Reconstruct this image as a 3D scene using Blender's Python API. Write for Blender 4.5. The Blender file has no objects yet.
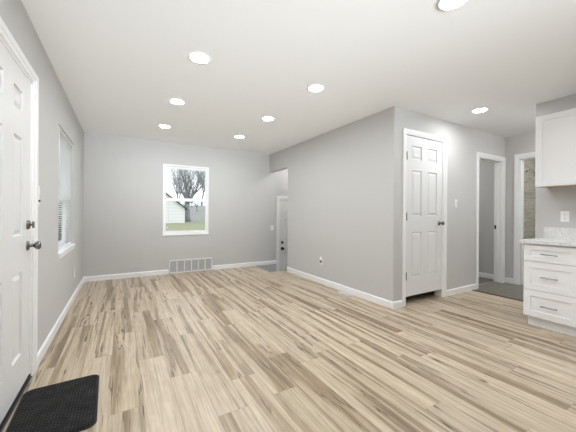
import bpy, bmesh, math, random
from mathutils import Vector, Matrix

scene = bpy.context.scene
COL = scene.collection
PI = math.pi

# ------------------------------------------------------------------ camera
YAW, ROLL = math.radians(30.113), math.radians(0.353)
cam_data = bpy.data.cameras.new('camera')
cam_data.sensor_width = 36.0
cam_data.lens = 286.2 / 576 * 36.0
cam_data.shift_y = -2.73 / 576
cam_data.clip_start = 0.02
cam_data.clip_end = 400
cam = bpy.data.objects.new('camera', cam_data)
COL.objects.link(cam)
Rv = Vector((math.cos(YAW), -math.sin(YAW), 0))
Fv = Vector((math.sin(YAW), math.cos(YAW), 0))
Uv = Vector((0, 0, 1))
right = Rv * math.cos(ROLL) + Uv * math.sin(ROLL)
up = -Rv * math.sin(ROLL) + Uv * math.cos(ROLL)
cm = Matrix.Identity(4)
for i in range(3):
    cm[i][0], cm[i][1], cm[i][2] = right[i], up[i], -Fv[i]
cm[0][3], cm[1][3], cm[2][3] = 0, 0, 1.141
cam.matrix_world = cm
scene.camera = cam

# ------------------------------------------------------------------ world, lights, exposure
LAMP = 160.0           # radiance of the recessed lights
GLOBE = 70.0            # radiance of the globe lights in the side spaces
SKY = 1.65
EXPOSURE = 0.14
BOUNCE, FILL_TILT, FILL_SPREAD, FILL_X, FILL_Y = 43.0, 110, 42, 0.9, -4.2  # power, aim and place of the added fill light
world = bpy.data.worlds.new('overcast')
scene.world = world
world.use_nodes = True
wn = world.node_tree
wn.nodes.clear()
w_out = wn.nodes.new('ShaderNodeOutputWorld')
w_bg = wn.nodes.new('ShaderNodeBackground')
w_bg.inputs['Color'].default_value = (0.93, 0.97, 1.0, 1)
w_bg.inputs['Strength'].default_value = SKY
wn.links.new(w_bg.outputs[0], w_out.inputs[0])
# unseen fill light added behind the viewer to brighten the ceiling
def area(name, loc, tilt, sx, sy, watts, col, spread):
    ld = bpy.data.lights.new(name, 'AREA')
    ld.shape = 'RECTANGLE'
    ld.size, ld.size_y = sx, sy
    ld.energy = watts
    ld.color = col
    ld.spread = math.radians(spread)
    lo = bpy.data.objects.new(name, ld)
    COL.objects.link(lo)
    lo.location = loc
    lo.rotation_euler = (math.radians(tilt), 0, 0)   # 90 looks along +Y, 180 straight up
    return lo
area('ceiling_fill', (FILL_X, FILL_Y, 0.60), FILL_TILT, 2.6, 1.0, BOUNCE, (0.87, 0.94, 1.0), FILL_SPREAD)
vs = scene.view_settings
vs.view_transform = 'Standard'
vs.look = 'None'
vs.gamma = 1.0
vs.exposure = EXPOSURE
vs.use_curve_mapping = False
scene.cycles.use_denoising = True
scene.cycles.max_bounces = 14
scene.cycles.diffuse_bounces = 9
scene.cycles.transparent_max_bounces = 16
scene.cycles.sample_clamp_indirect = 6.0

# ------------------------------------------------------------------ dimensions (metres)
XL, YB, XP, YC, XK, XE = -0.543, 5.711, 2.828, 2.343, 4.200, 5.593
YO, YK, H = 4.893, 1.450, 2.44
YR = -4.6
WT = 0.112             # inner wall thickness
BH = 0.084             # baseboard height

# ------------------------------------------------------------------ material helpers
def nmat(name):
    m = bpy.data.materials.new(name)
    m.use_nodes = True
    nt = m.node_tree
    b = nt.nodes['Principled BSDF']
    return m, nt, b

def simple(name, col, rough=0.5, metal=0.0, spec=0.5, var=0.0, bump=0.0, scale=60.0):
    m, nt, b = nmat(name)
    b.inputs['Base Color'].default_value = (*col, 1)
    b.inputs['Roughness'].default_value = rough
    b.inputs['Metallic'].default_value = metal
    b.inputs['Specular IOR Level'].default_value = spec
    if var or bump:
        geo = nt.nodes.new('ShaderNodeNewGeometry')
        n = nt.nodes.new('ShaderNodeTexNoise')
        n.inputs['Scale'].default_value = scale
        n.inputs['Detail'].default_value = 4
        nt.links.new(geo.outputs['Position'], n.inputs['Vector'])
        if var:
            r = nt.nodes.new('ShaderNodeValToRGB')
            r.color_ramp.elements[0].position = 0.3
            r.color_ramp.elements[1].position = 0.7
            r.color_ramp.elements[0].color = (*[c * (1 - var) for c in col], 1)
            r.color_ramp.elements[1].color = (*[min(1, c * (1 + var)) for c in col], 1)
            nt.links.new(n.outputs['Fac'], r.inputs['Fac'])
            nt.links.new(r.outputs['Color'], b.inputs['Base Color'])
        if bump:
            bp = nt.nodes.new('ShaderNodeBump')
            bp.inputs['Strength'].default_value = bump
            bp.inputs['Distance'].default_value = 0.002
            nt.links.new(n.outputs['Fac'], bp.inputs['Height'])
            nt.links.new(bp.outputs['Normal'], b.inputs['Normal'])
    return m

M = {}
M['wall'] = simple('grey_wall_paint', (0.549, 0.543, 0.534), 0.75, spec=0.25, bump=0.12, scale=160)
M['ceiling'] = simple('white_ceiling_paint', (0.88, 0.88, 0.88), 0.8, spec=0.2, bump=0.15, scale=140)
M['trim'] = simple('white_trim_paint', (0.84, 0.84, 0.84), 0.4, spec=0.4)
M['door'] = simple('white_door_paint', (0.74, 0.74, 0.74), 0.42, spec=0.4)
M['cabinet'] = simple('white_cabinet_paint', (0.87, 0.87, 0.88), 0.38, spec=0.4)
M['vinyl'] = simple('white_vinyl', (0.86, 0.87, 0.88), 0.35)
M['plastic'] = simple('white_plastic', (0.86, 0.86, 0.85), 0.35)
M['nickel'] = simple('brushed_nickel', (0.22, 0.205, 0.19), 0.24, metal=1.0)
M['pull'] = simple('satin_nickel_pull', (0.46, 0.45, 0.44), 0.35, metal=1.0)
M['chrome'] = simple('chrome', (0.55, 0.55, 0.55), 0.15, metal=1.0)
M['black'] = simple('black_metal', (0.012, 0.012, 0.012), 0.4)
M['dark'] = simple('dark_rubber', (0.020, 0.020, 0.022), 0.7, spec=0.25)
M['hinge'] = simple('hinge_steel', (0.07, 0.068, 0.065), 0.4, metal=0.8)
M['plywood'] = simple('raw_plywood', (0.50, 0.33, 0.19), 0.7, var=0.12, scale=30)
M['grille'] = simple('white_grille_enamel', (0.80, 0.80, 0.80), 0.4)
M['gap_shade'] = simple('grey_gap_shade', (0.36, 0.36, 0.365), 0.6)
M['pinkmud'] = simple('pinkish_bare_patch', (0.76, 0.60, 0.58), 0.8, var=0.12, scale=90)
def translucent(name, col, amount):
    m, nt, b = nmat(name)
    q = nt.nodes.new('ShaderNodeBsdfTranslucent')
    q.inputs['Color'].default_value = (*col, 1)
    x = nt.nodes.new('ShaderNodeMixShader')
    x.inputs[0].default_value = amount
    b.inputs['Base Color'].default_value = (*col, 1)
    b.inputs['Roughness'].default_value = 0.5
    nt.links.new(b.outputs[0], x.inputs[1])
    nt.links.new(q.outputs[0], x.inputs[2])
    nt.links.new(x.outputs[0], nt.nodes['Material Output'].inputs[0])
    return m
M['blind'] = translucent('white_blind_slat', (0.92, 0.925, 0.935), 0.5)
M['bark'] = simple('grey_bark', (0.29, 0.285, 0.29), 0.9, var=0.3, scale=6)
M['twig'] = simple('pale_grey_bark', (0.33, 0.34, 0.36), 0.9, var=0.25, scale=4)
M['roof'] = simple('dark_shingle', (0.10, 0.10, 0.10), 0.9, var=0.3, scale=8)
M['concrete'] = simple('grey_stair_paint', (0.42, 0.42, 0.41), 0.7, var=0.05, scale=12)

def emission(name, col, s):
    m = bpy.data.materials.new(name)
    m.use_nodes = True
    nt = m.node_tree
    nt.nodes.clear()
    o = nt.nodes.new('ShaderNodeOutputMaterial')
    e = nt.nodes.new('ShaderNodeEmission')
    e.inputs['Color'].default_value = (*col, 1)
    e.inputs['Strength'].default_value = s
    nt.links.new(e.outputs[0], o.inputs[0])
    return m
M['lamp'] = emission('lit_diffuser', (0.935, 0.97, 1.0), LAMP)
M['lamp_dim'] = emission('lit_globe', (0.98, 0.98, 0.97), GLOBE)

M['lamp_low'] = emission('dim_globe', (0.98, 0.98, 0.97), GLOBE * 0.5)

def glass_mat():
    m = bpy.data.materials.new('window_glass')
    m.use_nodes = True
    nt = m.node_tree
    nt.nodes.clear()
    o = nt.nodes.new('ShaderNodeOutputMaterial')
    mix = nt.nodes.new('ShaderNodeMixShader')
    t = nt.nodes.new('ShaderNodeBsdfTransparent')
    t.inputs['Color'].default_value = (0.95, 0.97, 0.97, 1)
    g = nt.nodes.new('ShaderNodeBsdfGlossy')
    g.inputs['Roughness'].default_value = 0.02
    f = nt.nodes.new('ShaderNodeFresnel')
    f.inputs['IOR'].default_value = 1.04
    nt.links.new(f.outputs[0], mix.inputs[0])
    nt.links.new(t.outputs[0], mix.inputs[1])
    nt.links.new(g.outputs[0], mix.inputs[2])
    nt.links.new(mix.outputs[0], o.inputs[0])
    return m
M['glass'] = glass_mat()

class NB:
    """short-hand for building node graphs"""
    def __init__(s, nt):
        s.nt = nt
    def n(s, t, **kw):
        x = s.nt.nodes.new(t)
        for k, v in kw.items():
            setattr(x, k, v)
        return x
    def put(s, sock, v):
        if isinstance(v, (int, float)):
            sock.default_value = v
        elif isinstance(v, tuple):
            sock.default_value = v
        else:
            s.nt.links.new(v, sock)
    def math(s, op, a, b=0.0, c=0.0, clamp=False):
        x = s.n('ShaderNodeMath', operation=op, use_clamp=clamp)
        s.put(x.inputs[0], a); s.put(x.inputs[1], b); s.put(x.inputs[2], c)
        return x.outputs[0]
    def comb(s, x, y, z):
        c = s.n('ShaderNodeCombineXYZ')
        s.put(c.inputs[0], x); s.put(c.inputs[1], y); s.put(c.inputs[2], z)
        return c.outputs[0]
    def noise(s, vec, scale, detail=3.0, rough=0.5, dist=0.0):
        x = s.n('ShaderNodeTexNoise')
        s.put(x.inputs['Vector'], vec)
        x.inputs['Scale'].default_value = scale
        x.inputs['Detail'].default_value = detail
        x.inputs['Roughness'].default_value = rough
        x.inputs['Distortion'].default_value = dist
        return x.outputs['Fac']
    def ramp(s, fac, stops):
        r = s.n('ShaderNodeValToRGB')
        cr = r.color_ramp
        while len(cr.elements) < len(stops):
            cr.elements.new(0.5)
        for e, (p, c) in zip(cr.elements, stops):
            e.position = p
            e.color = (*c, 1) if len(c) == 3 else c
        s.put(r.inputs[0], fac)
        return r.outputs['Color']
    def mix(s, fac, a, b, mode='MIX'):
        x = s.n('ShaderNodeMix', data_type='RGBA', blend_type=mode)
        s.put(x.inputs[0], fac); s.put(x.inputs[6], a); s.put(x.inputs[7], b)
        return x.outputs[2]
    def smooth(s, v, lo, hi):
        x = s.n('ShaderNodeMapRange', interpolation_type='SMOOTHSTEP')
        s.put(x.inputs[0], v)
        x.inputs[1].default_value = lo; x.inputs[2].default_value = hi
        x.inputs[3].default_value = 0; x.inputs[4].default_value = 1
        return x.outputs[0]

def floor_mat():
    m, nt, b = nmat('maple_look_vinyl_planks')
    q = NB(nt)
    geo = q.n('ShaderNodeNewGeometry')
    sep = q.n('ShaderNodeSeparateXYZ')
    nt.links.new(geo.outputs['Position'], sep.inputs[0])
    X, Y = sep.outputs[0], sep.outputs[1]
    PW, PL = 0.178, 1.22
    xr = q.math('DIVIDE', q.math('ADD', X, 10.03), PW)
    row = q.math('FLOOR', xr)
    fx = q.math('FRACT', xr)
    wn1 = q.n('ShaderNodeTexWhiteNoise', noise_dimensions='1D')
    q.put(wn1.inputs['W'], row)
    yo = q.math('ADD', q.math('DIVIDE', q.math('ADD', Y, 20.0), PL), wn1.outputs['Value'])
    pl = q.math('FLOOR', yo)
    fy = q.math('FRACT', yo)
    wn2 = q.n('ShaderNodeTexWhiteNoise', noise_dimensions='2D')
    q.put(wn2.inputs['Vector'], q.comb(row, pl, 0.0))
    rnd = wn2.outputs['Value']
    rs = q.n('ShaderNodeSeparateColor')
    nt.links.new(wn2.outputs['Color'], rs.inputs[0])
    r2, r3 = rs.outputs[1], rs.outputs[2]
    # heart-wood zones: broad streaks along the plank
    off = q.math('MULTIPLY', rnd, 57.0)
    off2 = q.math('MULTIPLY', r2, 91.0)
    v_zone = q.comb(q.math('ADD', q.math('MULTIPLY', X, 14.0), off), q.math('ADD', q.math('MULTIPLY', Y, 0.50), off2), off)
    zone = q.noise(v_zone, 1.0, 3.5, 0.55, 0.45)
    zone_s = q.math('ADD', zone, q.math('MULTIPLY', q.math('SUBTRACT', r3, 0.5), 0.11))
    base = q.ramp(zone_s, [(0.36, (0.60, 0.51, 0.392)), (0.515, (0.555, 0.465, 0.348)), (0.565, (0.45, 0.363, 0.258)),
                           (0.63, (0.36, 0.28, 0.188)), (0.73, (0.25, 0.19, 0.125))])
    # fine grain
    v_gr = q.comb(q.math('MULTIPLY', X, 90.0), q.math('ADD', q.math('MULTIPLY', Y, 3.2), off), off2)
    grain = q.noise(v_gr, 1.0, 4.0, 0.6, 0.2)
    base = q.mix(0.75, base, q.ramp(grain, [(0.30, (0.66, 0.63, 0.60)), (0.62, (1.0, 1.0, 1.0))]), 'MULTIPLY')
    v_st = q.comb(q.math('ADD', q.math('MULTIPLY', X, 38.0), off2), q.math('ADD', q.math('MULTIPLY', Y, 0.9), off), off)
    streak = q.noise(v_st, 1.0, 3.0, 0.6, 0.3)
    base = q.mix(0.7, base, q.ramp(streak, [(0.33, (0.76, 0.72, 0.66)), (0.52, (1.0, 1.0, 1.0)), (0.7, (1.07, 1.07, 1.07))]), 'MULTIPLY')
    # cross figure
    v_cf = q.comb(q.math('MULTIPLY', X, 14.0), q.math('ADD', q.math('MULTIPLY', Y, 9.0), off2), off)
    cf = q.noise(v_cf, 1.0, 3.0, 0.55, 0.4)
    base = q.mix(0.4, base, q.ramp(cf, [(0.35, (0.86, 0.83, 0.80)), (0.65, (1.06, 1.06, 1.07))]), 'MULTIPLY')
    # thin dark spalting lines along the zone edges, broken up
    d = q.math('ABSOLUTE', q.math('SUBTRACT', zone, 0.560))
    line = q.math('SUBTRACT', 1.0, q.smooth(d, 0.002, 0.013))
    brk = q.noise(q.comb(q.math('MULTIPLY', X, 6.0), q.math('ADD', q.math('MULTIPLY', Y, 2.0), off), off2), 1.0, 2.0)
    line = q.math('MULTIPLY', line, q.smooth(brk, 0.46, 0.52))
    base = q.mix(q.math('MULTIPLY', line, 0.9), base, (0.10, 0.075, 0.05, 1))
    # knots and mineral marks
    vo = q.n('ShaderNodeTexVoronoi', feature='F1')
    q.put(vo.inputs['Vector'], q.comb(q.math('ADD', q.math('MULTIPLY', X, 4.5), off), q.math('ADD', q.math('MULTIPLY', Y, 1.5), off2), off))
    vo.inputs['Scale'].default_value = 1.0
    knot = q.math('SUBTRACT', 1.0, q.smooth(vo.outputs['Distance'], 0.02, 0.10))
    base = q.mix(q.math('MULTIPLY', knot, 0.6), base, (0.16, 0.12, 0.085, 1))
    # plank tone
    tone = q.ramp(rnd, [(0.0, (0.91, 0.90, 0.885)), (0.5, (0.99, 0.985, 0.98)), (1.0, (1.06, 1.05, 1.04))])
    base = q.mix(1.0, base, tone, 'MULTIPLY')
    # seams
    ex = q.math('MULTIPLY', q.math('MINIMUM', fx, q.math('SUBTRACT', 1.0, fx)), PW)
    ey = q.math('MULTIPLY', q.math('MINIMUM', fy, q.math('SUBTRACT', 1.0, fy)), PL)
    e = q.math('MINIMUM', ex, ey)
    seam = q.math('SUBTRACT', 1.0, q.smooth(e, 0.0, 0.0022))
    base = q.mix(q.math('MULTIPLY', seam, 0.55), base, (0.17, 0.13, 0.09, 1))
    nt.links.new(base, b.inputs['Base Color'])
    rr = q.math('ADD', 0.25, q.math('MULTIPLY', grain, 0.14))
    nt.links.new(rr, b.inputs['Roughness'])
    b.inputs['Specular IOR Level'].default_value = 0.45
    bp = q.n('ShaderNodeBump')
    bp.inputs['Strength'].default_value = 0.25
    bp.inputs['Distance'].default_value = 0.002
    q.put(bp.inputs['Height'], q.math('SUBTRACT', q.math('MULTIPLY', grain, 0.5), seam))
    nt.links.new(bp.outputs['Normal'], b.inputs['Normal'])
    return m
M['floor'] = floor_mat()

def tile_mat(name, c1, c2, grout, w, h, vein=None, plane='XY', rough=0.4, mortar=0.004, mottle=0.8):
    m, nt, b = nmat(name)
    q = NB(nt)
    geo = q.n('ShaderNodeNewGeometry')
    sep = q.n('ShaderNodeSeparateXYZ')
    nt.links.new(geo.outputs['Position'], sep.inputs[0])
    X, Y, Z = sep.outputs
    if plane == 'XY':
        vec = q.comb(X, Y, 0.0)
    else:
        vec = q.comb(q.math('ADD', X, Y), Z, 0.0)
    br = q.n('ShaderNodeTexBrick')
    br.offset = 0.5
    q.put(br.inputs['Vector'], vec)
    br.inputs['Scale'].default_value = 1.0
    br.inputs['Mortar Size'].default_value = mortar
    br.inputs['Brick Width'].default_value = w
    br.inputs['Row Height'].default_value = h
    br.inputs['Color1'].default_value = (*c1, 1)
    br.inputs['Color2'].default_value = (*c2, 1)
    br.inputs['Mortar'].default_value = (*grout, 1)
    col = br.outputs['Color']
    n = q.noise(geo.outputs['Position'], 16.0, 6.0, 0.7, 0.6)
    col = q.mix(mottle, col, q.ramp(n, [(0.34, (0.60, 0.59, 0.56)), (0.66, (1.22, 1.22, 1.2))]), 'MULTIPLY')
    if vein:
        vv = q.noise(q.comb(q.math('MULTIPLY', q.math('ADD', X, Y), 0.8), q.math('MULTIPLY', Z, 7.0), Y), 1.3, 4.0, 0.55, 0.9)
        dd = q.math('ABSOLUTE', q.math('SUBTRACT', vv, 0.5))
        ln = q.math('SUBTRACT', 1.0, q.smooth(dd, 0.0, 0.05))
        col = q.mix(q.math('MULTIPLY', ln, 0.7), col, (*vein, 1))
    nt.links.new(col, b.inputs['Base Color'])
    b.inputs['Roughness'].default_value = rough
    return m
M['slate'] = tile_mat('grey_floor_tile', (0.135, 0.130, 0.105), (0.165, 0.158, 0.13), (0.23, 0.225, 0.19), 0.61, 0.305)
M['marble'] = tile_mat('veined_wall_tile', (0.62, 0.605, 0.53), (0.69, 0.675, 0.60), (0.50, 0.49, 0.44), 0.6, 0.3,
                       vein=(0.40, 0.385, 0.33), plane='XZ', rough=0.25, mottle=0.15)

def counter_mat():
    m, nt, b = nmat('speckled_light_stone')
    q = NB(nt)
    geo = q.n('ShaderNodeNewGeometry')
    n1 = q.noise(geo.outputs['Position'], 55.0, 4.0, 0.65)
    n2 = q.noise(geo.outputs['Position'], 12.0, 5.0, 0.6, 0.8)
    c = q.ramp(n1, [(0.28, (0.55, 0.545, 0.54)), (0.42, (0.72, 0.715, 0.71)), (0.6, (0.79, 0.79, 0.79))])
    c = q.mix(0.6, c, q.ramp(n2, [(0.35, (0.82, 0.81, 0.8)), (0.6, (1.05, 1.05, 1.05))]), 'MULTIPLY')
    nt.links.new(c, b.inputs['Base Color'])
    b.inputs['Roughness'].default_value = 0.25
    return m
M['counter'] = counter_mat()

def mat_mat():
    m, nt, b = nmat('black_ribbed_carpet')
    q = NB(nt)
    geo = q.n('ShaderNodeNewGeometry')
    sep = q.n('ShaderNodeSeparateXYZ')
    nt.links.new(geo.outputs['Position'], sep.inputs[0])
    X, Y = sep.outputs[0], sep.outputs[1]
    zig = q.math('PINGPONG', q.math('MULTIPLY', X, 1.0), 0.022)
    st = q.math('SINE', q.math('MULTIPLY', q.math('ADD', Y, zig), 2 * PI / 0.022))
    st2 = q.math('SINE', q.math('MULTIPLY', X, 2 * PI / 0.016))
    hgt = q.math('ADD', q.math('MULTIPLY', st, 0.6), q.math('MULTIPLY', st2, 0.4))
    n = q.noise(geo.outputs['Position'], 260.0, 3.0, 0.7)
    big = q.noise(geo.outputs['Position'], 14.0, 3.0, 0.6)
    f = q.math('ADD', q.math('MULTIPLY', hgt, 0.16), q.math('ADD', q.math('MULTIPLY', n, 0.7), q.math('MULTIPLY', big, 0.35)))
    c = q.ramp(f, [(0.30, (0.006, 0.006, 0.006)), (0.55, (0.020, 0.020, 0.020)), (0.78, (0.065, 0.064, 0.060))])
    nt.links.new(c, b.inputs['Base Color'])
    b.inputs['Roughness'].default_value = 0.95
    b.inputs['Specular IOR Level'].default_value = 0.15
    bp = q.n('ShaderNodeBump')
    bp.inputs['Strength'].default_value = 0.8
    bp.inputs['Distance'].default_value = 0.004
    q.put(bp.inputs['Height'], f)
    nt.links.new(bp.outputs['Normal'], b.inputs['Normal'])
    return m
M['mat'] = mat_mat()

def ground_mat():
    m, nt, b = nmat('winter_lawn')
    q = NB(nt)
    geo = q.n('ShaderNodeNewGeometry')
    sep = q.n('ShaderNodeSeparateXYZ')
    nt.links.new(geo.outputs['Position'], sep.inputs[0])
    n1 = q.noise(geo.outputs['Position'], 0.5, 6.0, 0.65)
    n2 = q.noise(geo.outputs['Position'], 5.0, 4.0, 0.7)
    grass = q.mix(n2, (0.22, 0.225, 0.13, 1), (0.36, 0.36, 0.23, 1))
    litter = q.mix(n2, (0.22, 0.22, 0.20, 1), (0.42, 0.42, 0.40, 1))
    far = q.smooth(q.math('ADD', sep.outputs[2], q.math('MULTIPLY', n1, 0.5)), -0.15, 0.45)
    nt.links.new(q.mix(far, grass, litter), b.inputs['Base Color'])
    b.inputs['Roughness'].default_value = 0.95
    return m
M['lawn'] = ground_mat()

def siding_mat():
    m, nt, b = nmat('white_lap_siding')
    q = NB(nt)
    geo = q.n('ShaderNodeNewGeometry')
    sep = q.n('ShaderNodeSeparateXYZ')
    nt.links.new(geo.outputs['Position'], sep.inputs[0])
    f = q.math('FRACT', q.math('DIVIDE', q.math('ADD', sep.outputs[2], 5.0), 0.42))
    ln = q.smooth(f, 0.0, 0.14)
    fx = q.math('FRACT', q.math('DIVIDE', q.math('ADD', sep.outputs[0], 50.0), 1.9))
    ln = q.math('MULTIPLY', ln, q.smooth(fx, 0.0, 0.03))
    nt.links.new(q.mix(ln, (0.62, 0.63, 0.63, 1), (0.86, 0.86, 0.85, 1)), b.inputs['Base Color'])
    b.inputs['Roughness'].default_value = 0.6
    return m
M['siding'] = siding_mat()

# ------------------------------------------------------------------ mesh helpers
class MB:
    def __init__(s):
        s.bm = bmesh.new()
    def quad(s, *p):
        return s.bm.faces.new([s.bm.verts.new(v) for v in p])
    def box(s, x0, x1, y0, y1, z0, z1, bev=0.0, seg=2):
        tmp = bmesh.new()
        v = [tmp.verts.new((x, y, z)) for z in (z0, z1) for y in (y0, y1) for x in (x0, x1)]
        for f in ((0, 2, 3, 1), (4, 5, 7, 6), (0, 1, 5, 4), (2, 6, 7, 3), (0, 4, 6, 2), (1, 3, 7, 5)):
            tmp.faces.new([v[i] for i in f])
        if bev:
            bmesh.ops.bevel(tmp, geom=list(tmp.edges), offset=bev, segments=seg, profile=0.5, affect='EDGES')
        s.merge(tmp)
        return s
    def merge(s, tmp, mat=None):
        if mat is not None:
            tmp.transform(mat)
        mp = {v: s.bm.verts.new(v.co) for v in tmp.verts}
        for f in tmp.faces:
            try:
                nf = s.bm.faces.new([mp[v] for v in f.verts])
                nf.smooth = f.smooth
            except ValueError:
                pass
        tmp.free()
    def lathe(s, prof, origin=(0, 0, 0), axis=(0, -1, 0), n=20, smooth=True, sx=1.0, sz=1.0):
        """prof: (radius, distance along axis)"""
        a = Vector(axis).normalized()
        t = Vector((0, 0, 1)) if abs(a.z) < 0.9 else Vector((1, 0, 0))
        e1 = t.cross(a).normalized()
        e2 = a.cross(e1).normalized()
        o = Vector(origin)
        rings = []
        for r, d in prof:
            if r < 1e-6:
                rings.append([s.bm.verts.new(o + a * d)])
            else:
                rings.append([s.bm.verts.new(o + a * d + (e1 * math.cos(2 * PI * k / n) * sx + e2 * math.sin(2 * PI * k / n) * sz) * r) for k in range(n)])
        for A, B in zip(rings, rings[1:]):
            for k in range(n):
                p = [A[k % len(A)], A[(k + 1) % len(A)], B[(k + 1) % len(B)], B[k % len(B)]]
                u = []
                for v in p:
                    if v not in u:
                        u.append(v)
                if len(u) > 2:
                    f = s.bm.faces.new(u)
                    f.smooth = smooth
        for R, rev in ((rings[0], True), (rings[-1], False)):
            if len(R) > 2:
                s.bm.faces.new(list(reversed(R)) if rev else R)
        return s
    def tube(s, pts, rad, n=10, smooth=True):
        pts = [Vector(p) for p in pts]
        if isinstance(rad, (int, float)):
            rad = [rad] * len(pts)
        rings = []
        prev = None
        for i, p in enumerate(pts):
            d = (pts[min(i + 1, len(pts) - 1)] - pts[max(i - 1, 0)]).normalized()
            ref = prev if prev is not None else (Vector((0, 0, 1)) if abs(d.z) < 0.9 else Vector((1, 0, 0)))
            e1 = (ref - d * ref.dot(d)).normalized()
            prev = e1
            e2 = d.cross(e1)
            rings.append([s.bm.verts.new(p + (e1 * math.cos(2 * PI * k / n) + e2 * math.sin(2 * PI * k / n)) * rad[i]) for k in range(n)])
        for A, B in zip(rings, rings[1:]):
            for k in range(n):
                f = s.bm.faces.new([A[k], A[(k + 1) % n], B[(k + 1) % n], B[k]])
                f.smooth = smooth
        s.bm.faces.new(list(reversed(rings[0])))
        s.bm.faces.new(rings[-1])
        return s
    def prism(s, poly, axis, a0, a1):
        """poly of 2-D points in the plane across `axis`, extruded a0..a1"""
        def P(p, a):
            return {'x': (a, p[0], p[1]), 'y': (p[0], a, p[1]), 'z': (p[0], p[1], a)}[axis]
        A = [s.bm.verts.new(P(p, a0)) for p in poly]
        B = [s.bm.verts.new(P(p, a1)) for p in poly]
        n = len(poly)
        for k in range(n):
            s.bm.faces.new([A[k], A[(k + 1) % n], B[(k + 1) % n], B[k]])
        s.bm.faces.new(list(reversed(A)))
        s.bm.faces.new(B)
        return s
    def cells(s, axis, t0, t1, a0, a1, z0, z1, holes=()):
        """wall slab with rectangular openings; only outer faces. axis 'x': wall runs along x, thickness in y"""
        As = sorted({a0, a1, *[h[0] for h in holes], *[h[1] for h in holes]})
        Zs = sorted({z0, z1, *[h[2] for h in holes], *[h[3] for h in holes]})
        As = [a for a in As if a0 <= a <= a1]
        Zs = [z for z in Zs if z0 <= z <= z1]
        def solid(i, j):
            if not (0 <= i < len(As) - 1 and 0 <= j < len(Zs) - 1):
                return False
            ca, cz = (As[i] + As[i + 1]) / 2, (Zs[j] + Zs[j + 1]) / 2
            return not any(h[0] < ca < h[1] and h[2] < cz < h[3] for h in holes)
        P = (lambda a, t, z: (a, t, z)) if axis == 'x' else (lambda a, t, z: (t, a, z))
        for i in range(len(As) - 1):
            for j in range(len(Zs) - 1):
                if not solid(i, j):
                    continue
                A0, A1, Z0, Z1 = As[i], As[i + 1], Zs[j], Zs[j + 1]
                s.quad(P(A0, t0, Z0), P(A1, t0, Z0), P(A1, t0, Z1), P(A0, t0, Z1))
                s.quad(P(A0, t1, Z0), P(A0, t1, Z1), P(A1, t1, Z1), P(A1, t1, Z0))
                if not solid(i - 1, j):
                    s.quad(P(A0, t0, Z0), P(A0, t0, Z1), P(A0, t1, Z1), P(A0, t1, Z0))
                if not solid(i + 1, j):
                    s.quad(P(A1, t0, Z0), P(A1, t1, Z0), P(A1, t1, Z1), P(A1, t0, Z1))
                if not solid(i, j - 1):
                    s.quad(P(A0, t0, Z0), P(A0, t1, Z0), P(A1, t1, Z0), P(A1, t0, Z0))
                if not solid(i, j + 1):
                    s.quad(P(A0, t0, Z1), P(A1, t0, Z1), P(A1, t1, Z1), P(A0, t1, Z1))
        return s
    def slab(s, x0, x1, z0, z1, yf, yb, panels, rings, bev=0.0):
        """door or drawer front facing -Y at y=yf: rectangles `panels`, each stepped by rings (inset, depth)"""
        xs = sorted({x0, x1, *[p[0] for p in panels], *[p[1] for p in panels]})
        zs = sorted({z0, z1, *[p[2] for p in panels], *[p[3] for p in panels]})
        for i in range(len(xs) - 1):
            for j in range(len(zs) - 1):
                cx, cz = (xs[i] + xs[i + 1]) / 2, (zs[j] + zs[j + 1]) / 2
                if any(p[0] < cx < p[1] and p[2] < cz < p[3] for p in panels):
                    continue
                s.quad((xs[i], yf, zs[j]), (xs[i + 1], yf, zs[j]), (xs[i + 1], yf, zs[j + 1]), (xs[i], yf, zs[j + 1]))
        for p in panels:
            prev = None
            for ins, dep in [(0, 0)] + list(rings):
                c = [(p[0] + ins, yf + dep, p[2] + ins), (p[1] - ins, yf + dep, p[2] + ins),
                     (p[1] - ins, yf + dep, p[3] - ins), (p[0] + ins, yf + dep, p[3] - ins)]
                if prev:
                    for k in range(4):
                        s.quad(prev[k], prev[(k + 1) % 4], c[(k + 1) % 4], c[k])
                prev = c
            s.quad(*prev)
        s.quad((x0, yb, z0), (x0, yb, z1), (x1, yb, z1), (x1, yb, z0))
        s.quad((x0, yf, z0), (x0, yf, z1), (x0, yb, z1), (x0, yb, z0))
        s.quad((x1, yf, z0), (x1, yb, z0), (x1, yb, z1), (x1, yf, z1))
        s.quad((x0, yf, z0), (x0, yb, z0), (x1, yb, z0), (x1, yf, z0))
        s.quad((x0, yf, z1), (x1, yf, z1), (x1, yb, z1), (x0, yb, z1))
        return s
    def build(s, name, mat, parent=None, weld=True):
        if weld:
            bmesh.ops.remove_doubles(s.bm, verts=list(s.bm.verts), dist=1e-5)
        bmesh.ops.recalc_face_normals(s.bm, faces=list(s.bm.faces))
        me = bpy.data.meshes.new(name)
        s.bm.to_mesh(me)
        s.bm.free()
        me.materials.append(mat)
        o = bpy.data.objects.new(name, me)
        COL.objects.link(o)
        if parent:
            o.parent = parent
        return o

def tag(o, label, cat, group=None, kind=None):
    o['label'] = label
    o['category'] = cat
    if group:
        o['group'] = group
    if kind:
        o['kind'] = kind
    return o

def thing(name, label, cat, loc=(0, 0, 0), rz=0.0, group=None, kind=None):
    o = bpy.data.objects.new(name, None)
    o.empty_display_size = 0.1
    COL.objects.link(o)
    o.location = loc
    o.rotation_euler = (0, 0, rz)
    return tag(o, label, cat, group, kind)

def struct(mb, name, mat, label, cat):
    return tag(mb.build(name, mat), label, cat, kind='structure')

def copy_tree(o, parent=None):
    c = o.copy()
    COL.objects.link(c)
    c.parent = parent
    for ch in list(o.children):
        copy_tree(ch, c)
    return c

FACE_PX, FACE_NY, FACE_NX = PI / 2, 0.0, -PI / 2     # wall items are modelled facing -Y
def part_label(o, t):
    o['label'] = t
    return o

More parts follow.
